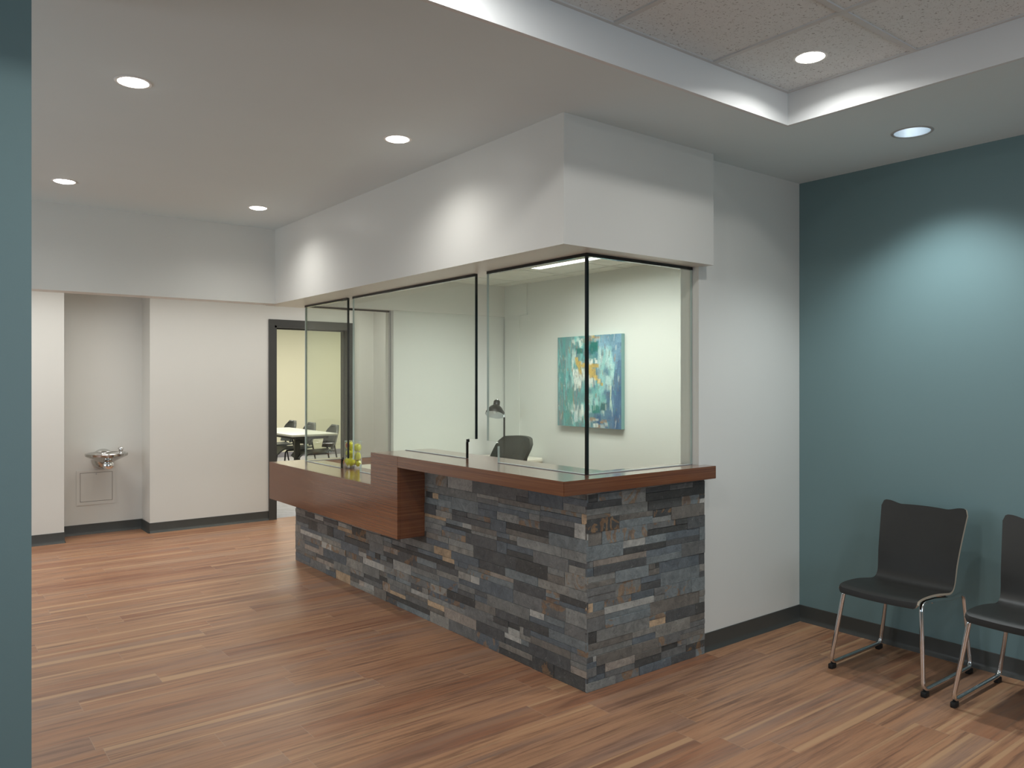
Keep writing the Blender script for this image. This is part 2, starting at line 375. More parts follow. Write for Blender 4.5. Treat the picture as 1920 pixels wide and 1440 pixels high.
# hall
S('wall_hall_side', [(-2.82, -2.7, WALL_Y+0.13, 3.5, 0, CEIL), (-2.82, -2.7, 6.3, 8.8, 0, CEIL), (-2.82, -2.7, 3.5, 6.3, 0, 0.7), (-2.82, -2.7, 3.5, 6.3, 2.2, CEIL)], WHITE, 'side wall of the hall', 'wall')
DX0, DX1 = 3.158, 4.035      # door opening
S('wall_far', [(-2.7, 1.165, FAR_Y, 8.75, 0, CEIL), (1.905, DX0, FAR_Y, 8.40, 0, CEIL), (DX1, 4.9, FAR_Y, 8.40, 0, CEIL), (DX0, DX1, FAR_Y, 8.40, 2.10, CEIL), (1.905, 2.0, 8.40, 8.75, 0, CEIL)], WHITE, 'off-white wall at the end of the hall with a dark door frame', 'wall')
S('wall_niche', [(1.1, 2.0, NICHE_Y, NICHE_Y+0.12, 0, CEIL)], WHITE, 'recessed wall behind the drinking fountain', 'wall')
S('wall_hall_end', [(4.353, 4.9, OFF_Y+0.15, FAR_Y, 0, CEIL)], WHITE, 'narrow pale wall right of the door, seen through the glass', 'wall')
# headers and soffit
S('trim_header', [(-2.7, SOF_X, 6.235, 6.40, SOF_Z, CEIL)], WHITE, 'dropped beam across the hall in front of the far wall', 'beam')
bm = new()
prism(bm, [(SOF_X, SOF_Y), (3.48, SOF_Y), (3.48, WALL_Y+0.02), (3.46, WALL_Y+0.02), (3.46, 2.90), (2.75, 2.90), (2.75, OFF_Y), (OFF_X, OFF_Y), (OFF_X, OFF_Y+0.3), (SOF_X, OFF_Y+0.3)], 'z', SOF_Z, CEIL)
struct('trim_soffit', bm, WHITE, 'big off-white boxed soffit over the counter glass', 'soffit')
# office behind the glass
S('wall_office_far', [(3.45, OFF_X+0.1, OFF_Y+0.022, OFF_Y+0.17, 0, SOF_Z)], CREAM, 'cream office wall behind the desk lamp', 'wall')
S('wall_office_right', [(OFF_X, OFF_X+0.1, WALL_Y+0.127, OFF_Y, 0, CEIL)], CREAM, 'cream office wall carrying the teal painting', 'wall')
S('trim_office_corner', [(OFF_X-0.012, OFF_X, 5.80, OFF_Y, SOF_Z, OFF_CEIL), (OFF_X-0.008, OFF_X, 5.92, OFF_Y, 0, SOF_Z)], CREAM, 'two thin raised slabs in the far corner of the office', 'trim')  # thin wall slabs, the upper one wider than the lower
S('ceiling_office', [(2.75, OFF_X, 2.90, OFF_Y, OFF_CEIL, OFF_CEIL+0.02)], plain('office_ceiling_tile', (0.70, 0.71, 0.66), 0.9), 'pale tile ceiling of the office behind the glass', 'ceiling')
gb = new()
for x in (3.3, 3.91, 4.52): box(gb, x-0.012, x+0.012, 2.9, OFF_Y, OFF_CEIL-0.004, OFF_CEIL+0.001)
for y in (3.3, 3.91, 4.52, 5.13, 5.74): box(gb, 2.86, OFF_X, y-0.012, y+0.012, OFF_CEIL-0.0035, OFF_CEIL+0.001)
struct('trim_office_ceiling_grid', gb, plain('office_grid', (0.66, 0.67, 0.62), 0.6), 'metal grid of the office ceiling', 'trim')
# meeting room
S('wall_meeting_far', [(1.0, 10.2, 14.93, 15.1, 0, CEIL)], YELLOW, 'pale yellow far wall of the meeting room', 'wall')
S('wall_meeting_sides', [(0.9, 1.0, 8.4, 15.1, 0, CEIL), (10.2, 10.3, 8.4, 15.1, 0, CEIL)], YELLOW, 'side walls of the meeting room', 'wall')
S('wall_meeting_near', [(1.0, 1.9, 8.76, 8.8, 0, CEIL), (2.0, DX0, 8.40, 8.42, 0, CEIL), (DX1, 10.2, 8.40, 8.42, 0, CEIL), (DX0, DX1, 8.40, 8.42, 2.10, CEIL)], YELLOW, 'pale yellow near wall of the meeting room', 'wall')
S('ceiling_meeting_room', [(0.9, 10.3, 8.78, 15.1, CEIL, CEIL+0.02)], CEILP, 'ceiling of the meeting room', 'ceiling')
S('baseboard_meeting_room', [(1.0, 10.2, 14.915, 14.93, 0, 0.10)], plain('grey_lilac_base', (0.25, 0.24, 0.27), 0.5), 'grey baseboard of the meeting room', 'baseboard')
# door frame
bm = new()
for x0, x1 in ((3.094, DX0), (DX1, 4.099)):
    box(bm, x0, x1, FAR_Y-0.018, FAR_Y+0.0, 0, 2.165)
box(bm, DX0, DX1, FAR_Y-0.018, FAR_Y, 2.10, 2.165)
for x0, x1 in ((DX0-0.002, DX0+0.022), (DX1-0.022, DX1+0.002)): box(bm, x0, x1, FAR_Y-0.016, 8.43, 0, 2.10)
box(bm, DX0, DX1, FAR_Y-0.016, 8.43, 2.078, 2.102)
box(bm, DX0+0.02, DX0+0.036, FAR_Y+0.06, FAR_Y+0.10, 0, 2.08); box(bm, DX1-0.036, DX1-0.02, FAR_Y+0.06, FAR_Y+0.10, 0, 2.08); box(bm, DX0+0.02, DX1-0.02, FAR_Y+0.06, FAR_Y+0.10, 2.064, 2.08)
struct('door_1', bm, FRAME, 'dark grey metal door frame in the far wall', 'door frame')
# baseboards with a small cove toe
def baseboard(name, segs, label):
    bm = new()
    for (x0, y0, x1, y1, nx, ny) in segs:
        L = math.hypot(x1-x0, y1-y0)
        prof = [(0, 0), (0.016, 0), (0.013, 0.007), (0.007, 0.016), (0.0045, 0.03), (0.0045, 0.098), (0.003, 0.10), (0, 0.10)]
        A = [bm.verts.new((x0+nx*d, y0+ny*d, z)) for d, z in prof]; B = [bm.verts.new((x1+nx*d, y1+ny*d, z)) for d, z in prof]
        fs = [bm.faces.new(A), bm.faces.new(list(reversed(B)))]
        for i in range(len(prof)): fs.append(bm.faces.new((A[i], B[i], B[(i+1) % len(prof)], A[(i+1) % len(prof)])))
        bmesh.ops.recalc_face_normals(bm, faces=fs)
    struct(name, bm, VINYL, label, 'baseboard')
baseboard('baseboard_right', [(TEAL_X, -3.08, TEAL_X, WALL_Y, -1, 0)], 'dark grey baseboard along the teal wall')
baseboard('baseboard_reception', [(3.452, WALL_Y, TEAL_X, WALL_Y, 0, -1)], 'dark grey baseboard right of the stone counter')
baseboard('baseboard_far', [(-2.7, FAR_Y, 1.165+0.004, FAR_Y, 0, -1), (1.165, FAR_Y, 1.165, NICHE_Y, 1, 0), (1.165, NICHE_Y, 1.905, NICHE_Y, 0, -1), (1.905, NICHE_Y, 1.905, FAR_Y, -1, 0), (1.901, FAR_Y, 3.094, FAR_Y, 0, -1), (4.099, FAR_Y, 4.353, FAR_Y, 0, -1)], 'dark grey baseboard along the far hall wall')
baseboard('baseboard_hall_end', [(4.353, OFF_Y+0.17, 4.353, FAR_Y, -1, 0)], 'dark grey baseboard right of the door')

# ------------------------------------------------------------------ reception counter
counter = thing('reception_counter', 'L-shaped reception counter with stacked slate base and two-level mahogany top', 'counter', (2.6, 4.2, 0))
WFY1 = 4.579
SX, SY, SXR, SYL = 2.586, 2.747, 3.473, 6.292     # slate faces and ends
PAL = [((60, 62, 63), 6), ((86, 87, 86), 6), ((104, 105, 102), 6), ((117, 115, 109), 4), ((74, 82, 88), 5), ((94, 101, 103), 4), ((126, 117, 108), 2), ((150, 128, 102), 0.9), ((46, 47, 46), 4), ((90, 86, 80), 3.5), ((142, 141, 136), 1.5)]
PC = [srgb(*c)[:3] for c, _ in PAL]; PWT = np.array([q for _, q in PAL]); PWT = PWT/PWT.sum()
def stone_rows(seed, length, low_from=99):
    r = np.random.default_rng(seed); rows = []; z = 0.0
    heights = []
    while z < 0.975:
        h = r.uniform(0.044, 0.074); rows.append((z, min(z+h, 0.98))); z += h
    out = []
    for z0, z1 in rows:
        s = -r.uniform(0, 0.15)
        while s < length:
            L = r.choice([r.uniform(0.08, 0.15), r.uniform(0.17, 0.28), r.uniform(0.26, 0.42)], p=[0.16, 0.48, 0.36])
            a, b = max(s, 0), min(s+L, length)
            if z0 > LO-0.045 and a > low_from: s += L; continue
            if z1 > LO-0.045 and b > low_from: b = min(b, low_from) if a < low_from-0.02 else b
            if b-a > 0.012:
                if (z1-z0) > 0.048 and r.random() < 0.55:
                    zm = z0+(z1-z0)*r.uniform(0.38, 0.62); k = r.random()
                    if k < 0.66: out += [(a, b, z0, zm), (a, b, zm, z1)]
                    else:
                        sm = a+(b-a)*r.uniform(0.3, 0.7); out += [(a, b, z0, zm), (a, sm, zm, z1), (sm, b, zm, z1)]
                else: out.append((a, b, z0, z1))
            s += L
    return out
bm = new(); lay = bm.loops.layers.float_color.new('stone')
def stone(to3, a, b, z0, z1, d, col, r):
    g = 0.0003; ch = 0.0010
    P = lambda s, z, dd: bm.verts.new(to3(s, z, dd))
    A, B, Z0, Z1 = a+g, b-g, z0+g, z1-g
    back = [P(A, Z0, -0.01), P(B, Z0, -0.01), P(B, Z1, -0.01), P(A, Z1, -0.01)]
    mid = [P(A, Z0, d-ch), P(B, Z0, d-ch), P(B, Z1, d-ch), P(A, Z1, d-ch)]
    ns = max(2, int((b-a)/0.035)); nz = 2
    fr = [[P(A+ch+(B-A-2*ch)*i/ns, Z0+ch+(Z1-Z0-2*ch)*j/nz, d+r.normal(0, 0.0006)) for i in range(ns+1)] for j in range(nz+1)]
    fs = []
    for j in range(nz):
        for i in range(ns): fs.append(bm.faces.new((fr[j][i], fr[j][i+1], fr[j+1][i+1], fr[j+1][i])))
    bot = fr[0]; top = fr[nz]
    fs.append(bm.faces.new([mid[0], mid[1]]+list(reversed(bot)))); fs.append(bm.faces.new([mid[2], mid[3]]+top))
    fs.append(bm.faces.new([mid[1], mid[2]]+[fr[j][ns] for j in reversed(range(nz+1))])); fs.append(bm.faces.new([mid[3], mid[0]]+[fr[j][0] for j in range(nz+1)]))
    for i in range(4): fs.append(bm.faces.new((back[i], back[(i+1) % 4], mid[(i+1) % 4], mid[i])))
    for f in fs:
        for l in f.loops: l[lay] = col
    return fs
allf = []
r = np.random.default_rng(5)
for (to3, L, seed) in ((lambda s, z, d: (SX-d, SY+s, z), SYL-SY, 21), (lambda s, z, d: (SX+s, SY-d, z), SXR-SX, 34)):
    for a, b, z0, z1 in stone_rows(seed, L, WFY1-SY-0.05 if seed == 21 else 99):
        k = r.choice(len(PC), p=PWT); f = r.uniform(0.85, 1.15); c = [0.80*q*1.62+0.20*0.125 for q in PC[k]]
        al = r.random()
        allf += stone(to3, a, b, z0, z1, r.uniform(-0.0022, 0.0026), (c[0]*f, c[1]*f, c[2]*f, al), r)
bmesh.ops.recalc_face_normals(bm, faces=bm.faces)
obj('stone_veneer', bm, SLATE, counter, sharp=25)
bm = new()   # carcass behind the veneer
prism(bm, [(SX+0.009, SY+0.009), (SXR, SY+0.009), (SXR, WALL_Y-0.002), (3.45, WALL_Y-0.002), (3.45, 2.90), (2.72, 2.90), (2.72, 6.20), (3.44, 6.20), (3.44, 6.29), (SX+0.009, 6.29)], 'z', 0.0, LO-0.06)
prism(bm, [(SX+0.009, SY+0.009), (SXR, SY+0.009), (SXR, WALL_Y-0.002), (3.45, WALL_Y-0.002), (3.45, 2.90), (2.72, 2.90), (2.72, 4.56), (SX+0.009, 4.56)], 'z', LO-0.06, HI-0.07)
obj('carcass', bm, DESKW, counter)
def bevobj(name, polys, m, parent, bev=0.002):
    bm = new()
    for poly, axis, a, b in polys: prism(bm, poly, axis, a, b)
    bmesh.ops.bevel(bm, geom=bm.edges[:], offset=bev, segments=2, affect='EDGES', clamp_overlap=True)
    return obj(name, bm, m, parent)
HB = 2.85; WFY0, WFY1 = 4.23, 4.579
FX0 = SOF_X+0.0203
bevobj('transaction_top', [([(SOF_X, SOF_Y), (3.502, SOF_Y), (3.502, WALL_Y), (3.45, WALL_Y), (3.45, 2.91), (HB, 2.91), (HB, WFY1), (FX0, WFY1), (FX0, WFY0-0.0004), (SOF_X, WFY0-0.0004)], 'z', HI-0.069, HI)], WOOD, counter)
bevobj('front_panel', [([(WFY0, 0.524), (6.368, 0.524), (6.368, LO), (WFY1, LO), (WFY1, HI), (WFY0, HI)], 'x', SOF_X, SOF_X+0.02)], WOOD, counter, 0.0012)
bevobj('waterfall_panel', [([(FX0, WFY0+0.0002), (2.588, WFY0+0.0002), (2.588, WFY1), (FX0, WFY1)], 'z', 0.524, HI-0.0695)], WOOD, counter, 0.0008)
bevobj('lower_apron', [([(FX0, WFY1+0.0004), (2.588, WFY1+0.0004), (2.588, 6.367), (FX0, 6.367)], 'z', 0.5245, LO-0.0405)], WOOD, counter, 0.0008)
bevobj('lower_top', [([(FX0, WFY1+0.0004), (2.80, WFY1+0.0004), (2.80, 6.20), (3.448, 6.20), (3.448, 6.367), (FX0, 6.367)], 'z', LO-0.04, LO)], WOOD, counter, 0.0008)
bevobj('return_panel', [([(2.73, 6.203), (3.446, 6.203), (3.446, 6.222), (2.73, 6.222)], 'z', 0.66, LO-0.041)], WOOD, counter, 0.001)
bevobj('high_back_panel', [([(2.722, 2.92), (2.742, 2.92), (2.742, 4.555), (2.722, 4.555)], 'z', 0.74, HI-0.072)], WOOD, counter, 0.001)
ws = new(); prism(ws, [(2.745, 2.93), (3.25, 2.93), (3.25, 5.55), (3.44, 5.74), (3.44, 6.20), (2.745, 6.20)], 'z', 0.70, 0.73); obj('work_surface', ws, DESKW, counter)

# ------------------------------------------------------------------ frameless glass screen: five panes
GT = 0.013
def notch_arc(y, z, sy, sz, r=0.03, n=5):   # rounded inner corner
    return [(y+sy*r*(1-math.cos(q)), z+sz*r*(1-math.sin(q))) for q in [math.pi/2*k/n for k in range(n+1)]]
SEAL = plain('clear_sealant', (0.34, 0.37, 0.38), 0.3)
def pane(label, poly, axis, a, b, edges, channel, seal):
    t = thing('glass_screen', label, 'glass screen', (0, 0, 0), 'frameless panes of the counter screen')
    ys = [p[0] for p in poly]
    t.location = ((a+b)/2, (min(ys)+max(ys))/2, min(p[1] for p in poly)) if axis == 'x' else ((min(ys)+max(ys))/2, (a+b)/2, min(p[1] for p in poly))
    bm = new(); prism(bm, poly, axis, a, b); obj('pane', bm, GLASS, t)
    for nm, m, bxs in edges:
        bm = new()
        for bx in bxs: box(bm, *bx)
        obj(nm, bm, m, t)
    bm = new()
    for bx in channel: box(bm, *bx)
    obj('top_channel', bm, GBLACK, t)
    bm = new()
    for bx in seal: box(bm, *bx)
    obj('base_seal', bm, SEAL, t)
    return t
x0, x1 = GX-GT/2, GX+GT/2; e = 0.0015; TOPZ = SOF_Z-0.002
chx = (GX-0.010, GX+0.010)
chz = (SOF_Z-0.016, SOF_Z-0.0005)
# pane A (far, over the low counter)
A = [(GEND-GT/2-0.001, LO+0.001), (GEND-GT/2-0.001, TOPZ), (5.446, TOPZ), (5.446, 0.912), (5.525, 0.912), (5.545, 0.905), (5.555, 0.885), (5.555, LO+0.001)]
pane('glass pane at the far end of the low counter, left of the black line', A, 'x', x0, x1,
     [('dark_refraction_edge', GBLACK, [(x0-e, x1+e, 5.446-0.003, 5.446+0.001, 0.912, TOPZ), (x0-e, x1+e, 5.552, 5.556, LO+0.001, 0.885), (x0-e, x1+e, 5.545, 5.555, 0.885, 0.900), (x0-e, x1+e, 5.530, 5.548, 0.900, 0.912)]),
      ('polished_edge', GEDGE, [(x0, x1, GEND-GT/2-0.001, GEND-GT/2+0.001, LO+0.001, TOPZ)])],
     [(chx[0], chx[1], 5.446, GEND-0.0105, chz[0], chz[1])], [(x0-0.002, x1+0.002, 5.556, GEND-0.009, LO+0.001, LO+0.004)])
# pane B (middle)
B = [(5.243, LO+0.001), (5.243, 0.885), (5.255, 0.905), (5.275, 0.912), (5.357, 0.912), (5.357, TOPZ), (3.764, TOPZ), (3.764, 1.158), (3.835, 1.158), (3.852, 1.150), (3.858, 1.135), (3.858, HI+0.001), (WFY1+0.003, HI+0.001), (WFY1+0.003, LO+0.001)]
pane('widest glass pane, in the middle over the step in the counter', B, 'x', x0, x1,
     [('dark_refraction_edge', GBLACK, [(x0-e, x1+e, 3.761, 3.765, 1.158, TOPZ), (x0-e, x1+e, 3.855, 3.859, HI+0.001, 1.135), (x0-e, x1+e, 3.845, 3.857, 1.135, 1.152)]),
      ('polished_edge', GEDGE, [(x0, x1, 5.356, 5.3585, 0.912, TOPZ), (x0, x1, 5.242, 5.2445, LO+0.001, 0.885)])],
     [(chx[0], chx[1], 3.764, 5.357, chz[0], chz[1])], [(x0-0.002, x1+0.002, WFY1+0.004, 5.243, LO+0.001, LO+0.004), (x0-0.002, x1+0.002, 3.858, WFY1-0.002, HI+0.001, HI+0.004)])
# pane C (near, to the corner)
D = [(3.544, HI+0.001), (3.544, 1.130), (3.552, 1.148), (3.570, 1.156), (3.647, 1.156), (3.647, TOPZ), (GY+GT/2+0.001, TOPZ), (GY+GT/2+0.001, HI+0.001)]
pane('glass pane on the long side, next to the screen corner', D, 'x', x0, x1,
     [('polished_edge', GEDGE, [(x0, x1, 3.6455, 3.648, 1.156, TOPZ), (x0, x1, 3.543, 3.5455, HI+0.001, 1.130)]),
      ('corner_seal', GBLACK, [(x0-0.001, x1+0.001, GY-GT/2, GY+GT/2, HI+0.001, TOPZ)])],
     [(chx[0], chx[1], GY+0.0105, 3.647, chz[0], chz[1])], [(x0-0.002, x1+0.002, GY+0.009, 3.544, HI+0.001, HI+0.004)])
# pane D (short side)
pane('glass pane on the short side, in front of the painting', [(x1+0.002, HI+0.001), (x1+0.002, TOPZ), (3.447, TOPZ), (3.447, HI+0.001)], 'y', GY-GT/2, GY+GT/2,
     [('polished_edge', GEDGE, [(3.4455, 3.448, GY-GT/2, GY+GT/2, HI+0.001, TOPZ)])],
     [(chx[0], 3.448, GY-0.010, GY+0.010, chz[0]-0.0005, chz[1])], [(x1+0.002, 3.447, GY-0.0085, GY+0.0085, HI+0.001, HI+0.004)])
# pane E (far return)
pane('glass pane across the far end of the counter, in front of the door', [(x0, LO+0.001), (x0, TOPZ), (3.447, TOPZ), (3.447, LO+0.001)], 'y', GEND-GT/2, GEND+GT/2,
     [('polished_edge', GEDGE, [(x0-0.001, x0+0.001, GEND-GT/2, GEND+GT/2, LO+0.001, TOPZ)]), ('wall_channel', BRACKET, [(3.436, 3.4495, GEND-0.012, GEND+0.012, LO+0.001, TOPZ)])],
     [(chx[0]+0.001, 3.448, GEND-0.010, GEND+0.010, chz[0]+0.0005, chz[1])], [(x0, 3.436, GEND-0.0085, GEND+0.0085, LO+0.001, LO+0.004)])

# ------------------------------------------------------------------ downlights
def downlight(loc, label, energy, group, r=0.058, open_can=False, color=(1, 0.985, 0.955), size=R_(150), blend=1.0):
    x, y, z = loc
    t = thing('ceiling_downlight', label, 'ceiling light', loc, group)
    bm = new(); M = Matrix.Translation(loc)
    lathe(bm, [(r, 0.0), (r+0.002, -0.003), (r+0.012, -0.003), (r+0.015, 0.0)], 40, M, caps=False); obj('trim_ring', bm, plain('grey_trim_ring', (0.42, 0.42, 0.41), 0.5) if open_can else TRIMW, t)
    if open_can:
        bm = new(); lathe(bm, [(r, 0.0), (r*0.97, 0.05), (r*0.8, 0.11), (r*0.5, 0.14), (0, 0.145)], 40, M, caps=False)
        obj('reflector', bm, plain('bright_reflector', (0.86, 0.90, 0.93), 0.35, 1.0), t)
        bm = new(); lathe(bm, [(0, 0.07), (0.03, 0.075), (0.035, 0.10), (0.02, 0.13), (0, 0.135)], 20, M, caps=False)
        obj('lamp', bm, emit('cool_lamp', (0.84, 0.94, 1.0), 8.0), t)
    else:
        bm = new(); lathe(bm, [(r, -0.0005), (r*0.9, -0.005), (r*0.6, -0.010), (0, -0.012)], 40, M, caps=False); obj('lens', bm, LENS, t)
    if z > CEIL+0.05: l = light('AREA', 'tray_lamp', (0, 0, -0.014), energy, color, shape='DISK', size=0.10, spread=R_(154))
    else: l = light('SPOT', 'wallwash_lamp' if open_can else ('soffit_lamp' if x > 1.5 else 'downlight_lamp'), (0, 0, -0.02), energy, color, spot_size=size, spot_blend=blend, shadow_soft_size=0.05)
    l.parent = t
    return t
G = 'round recessed downlights'
E0 = 33; E1 = 12; ET = 4.6
downlight((0.746, 3.515, CEIL), 'biggest-looking downlight, near the teal wall end at upper left', E1, G)
downlight((1.988, 3.515, CEIL), 'downlight above the middle of the counter, close to the soffit', E0, G)
downlight((1.992, 5.522, CEIL), 'far downlight close to the corner of soffit and hall beam', E0, G)
downlight((0.780, 5.522, CEIL), 'far downlight left of the others, before the hall beam', E1, G)
downlight((3.082, 1.875, TRAY), 'bright downlight in a speckled tile of the raised ceiling tray', ET, G)
downlight((3.950, 1.850, CEIL), 'open bluish downlight with wide trim ring above the two chairs', 64, G, r=0.082, open_can=True, color=(0.90, 0.98, 1.0), size=R_(116), blend=0.8)
# lamps of the same row outside the picture
for x, y, z, en in ((1.25, 1.875, TRAY, 14), (-0.6, 1.875, TRAY, 9), (1.25, 0.0, TRAY, 10), (3.082, 0.0, TRAY, 12), (3.954, 0.0, CEIL, 54), (-0.5, 3.515, CEIL, E1), (-0.45, 5.522, CEIL, E1)):
    if z > CEIL: light('AREA', 'tray_lamp', (x, y, z-0.014), en, (1, 0.985, 0.955), shape='DISK', size=0.10, spread=R_(180))
    else: light('SPOT', 'wallwash_lamp' if x > 3.5 else 'downlight_lamp', (x, y, z-0.02), en, (1, 0.985, 0.955), spot_size=R_(116 if x > 3.5 else 150), spot_blend=0.8 if x > 3.5 else 1.0, shadow_soft_size=0.05)
# hall behind the beam
for x, e in ((-0.6, 18), (0.9, 19), (2.4, 11), (3.8, 14)):
    light('AREA', 'hall_lamp', (x, 7.40, CEIL-0.02), e, (1, 0.98, 0.94), shape='RECTANGLE', size=1.2, size_y=0.6, spread=R_(140))
# meeting room lamps
for x, y in ((4.2, 10.5), (6.4, 10.8), (4.8, 13.2), (7.2, 13.2)):
    light('AREA', 'meeting_room_lamp', (x, y, CEIL-0.02), 42, (1, 0.96, 0.84), shape='RECTANGLE', size=1.2, size_y=0.6)
# office linear light
t = thing('ceiling_light', 'slim linear light in the office ceiling, seen through the glass', 'ceiling light', (4.08, 4.35, OFF_CEIL))
bm = new()
for b in ((4.015, 4.030, 3.70, 4.96, OFF_CEIL-0.012, OFF_CEIL), (4.130, 4.145, 3.70, 4.96, OFF_CEIL-0.012, OFF_CEIL), (4.030, 4.130, 3.70, 3.715, OFF_CEIL-0.012, OFF_CEIL), (4.030, 4.130, 4.945, 4.96, OFF_CEIL-0.012, OFF_CEIL)): box(bm, *b)
obj('housing', bm, TRIMW, t)
bm = new(); box(bm, 4.030, 4.130, 3.715, 4.945, OFF_CEIL-0.008, OFF_CEIL-0.001); obj('lens', bm, TUBE, t)
l = light('AREA', 'office_lamp', (0, 0, -0.016), 10, (0.97, 1.0, 0.95), shape='RECTANGLE', size=0.10, size_y=1.23, spread=R_(168)); l.parent = t
light('AREA', 'office_fill_far', (3.75, 5.0, OFF_CEIL-0.016), 13, (0.95, 1.0, 0.95), shape='RECTANGLE', size=0.5, size_y=1.2, spread=R_(140))  # this and the next: added lights without fixtures, balancing office wall brightness
light('AREA', 'office_fill_near', (3.76, 3.85, OFF_CEIL-0.016), 17, (0.97, 1.0, 0.95), shape='RECTANGLE', size=0.4, size_y=1.2, spread=R_(152))

# ------------------------------------------------------------------ waiting chairs
def waiting_chair():
    t = thing('waiting_chair', '', 'chair', (0, 0, 0), 'dark shell chairs by the teal wall')
    prof = fillet([(-0.292, 0, 0.412), (-0.290, 0, 0.452), (-0.12, 0, 0.452), (0.105, 0, 0.420), (0.150, 0, 0.62), (0.222, 0, 0.845)], 0.075, False, 8)
    prof = fillet(prof, 0.02, False, 2)
    d = [0]
    for a, b in zip(prof, prof[1:]): d.append(d[-1]+(b-a).length)
    tot = d[-1]
    def at(s):
        s = max(0, min(tot, s))
        for i in range(len(d)-1):
            if s <= d[i+1]:
                q = (s-d[i])/max(1e-9, d[i+1]-d[i]); return prof[i].lerp(prof[i+1], q)
        return prof[-1]
    NU, NV = 40, 64
    def surf(i, j):
        u = -1+2*i/NU; au = abs(u)
        ear = 0.004*(1-(u/0.55)**2) if au < 0.55 else 0
        if au >= 0.5: q = min(1, (au-0.5)/0.35); ear += 0.016*q*q*(3-2*q)
        cut = 0.034*max(0, (au-0.91)/0.09)**2.2
        low = 0.02*max(0, (au-0.88)/0.12)**2.6
        s0, s1 = low, tot-0.016+ear-cut
        s = s0+(s1-s0)*j/NV
        p = at(s); q = s/tot
        wseat, wmid, wtop = 0.199, 0.197, 0.224
        w = wseat+(wmid-wseat)*min(1, q/0.52) if q < 0.52 else wmid+(wtop-wmid)*((q-0.52)/0.48)**1.3
        bk = max(0, min(1, (q-0.45)/0.2))
        x = p.x-0.016*u*u*bk                 # back wraps forward at the sides
        z = p.z+0.007*u*u*(1-bk)
        return Vector((x, u*w-0.025, z))
    P = [[surf(i, j) for j in range(NV+1)] for i in range(NU+1)]
    th = 0.0055; F = []; K = []; bm = new()
    for i in range(NU+1):
        fr, bkk = [], []
        for j in range(NV+1):
            du = P[min(i+1, NU)][j]-P[max(i-1, 0)][j]; dv = P[i][min(j+1, NV)]-P[i][max(j-1, 0)]
            n = du.cross(dv).normalized()
            fr.append(bm.verts.new(P[i][j]+n*th)); bkk.append(bm.verts.new(P[i][j]-n*th))
        F.append(fr); K.append(bkk)
    for i in range(NU):
        for j in range(NV):
            bm.faces.new((F[i][j], F[i+1][j], F[i+1][j+1], F[i][j+1])); bm.faces.new((K[i][j], K[i][j+1], K[i+1][j+1], K[i+1][j]))
    rim = []
    for i in range(NU):
        rim.append(bm.faces.new((F[i][0], K[i][0], K[i+1][0], F[i+1][0]))); rim.append(bm.faces.new((F[i][NV], F[i+1][NV], K[i+1][NV], K[i][NV])))
    for j in range(NV):
        rim.append(bm.faces.new((F[0][j], F[0][j+1], K[0][j+1], K[0][j]))); rim.append(bm.faces.new((F[NU][j], K[NU][j], K[NU][j+1], F[NU][j+1])))
    for f in rim: f.material_index = 1
    bmesh.ops.recalc_face_normals(bm, faces=bm.faces)
    obj('seat_shell', bm, [LAMIN, PLY], t, sharp=40)
    for s in (-1, 1):
        yb, yt = s*0.235, s*0.192-0.022
        loop = [(-0.262, yb, 0.030), (-0.236, yt, 0.436), (-0.10, yt, 0.432), (0.10, yt, 0.404), (0.224, yt, 0.414), (0.258, yb, 0.030)]
        bm = new(); tube(bm, fillet(loop, 0.042, True, 7), 0.0105, 12, closed=True); obj('sled_frame', bm, CHROME, t)
        for xx in (-0.245, 0.240):
            bm = new(); box(bm, xx-0.022, xx+0.022, yb-0.0125, yb+0.0125, 0.0, 0.026, 0.005); obj('foot_glide', bm, RUBBER, t)
    for xx in (-0.09, 0.05):
        bm = new(); tube(bm, [(xx, -0.205, 0.416), (xx, 0.160, 0.416)], 0.008, 10); obj('cross_bar', bm, CHROME, t)
    return t
ch = waiting_chair(); ch.location = (4.073, 1.968, 0); ch['label'] = 'dark shell chair on chrome sled legs, nearer the room corner, wholly visible'
c2 = copy_tree(ch); c2.location = (4.060, 1.360, 0); c2['label'] = 'dark shell chair cut off by the right edge of the photo'

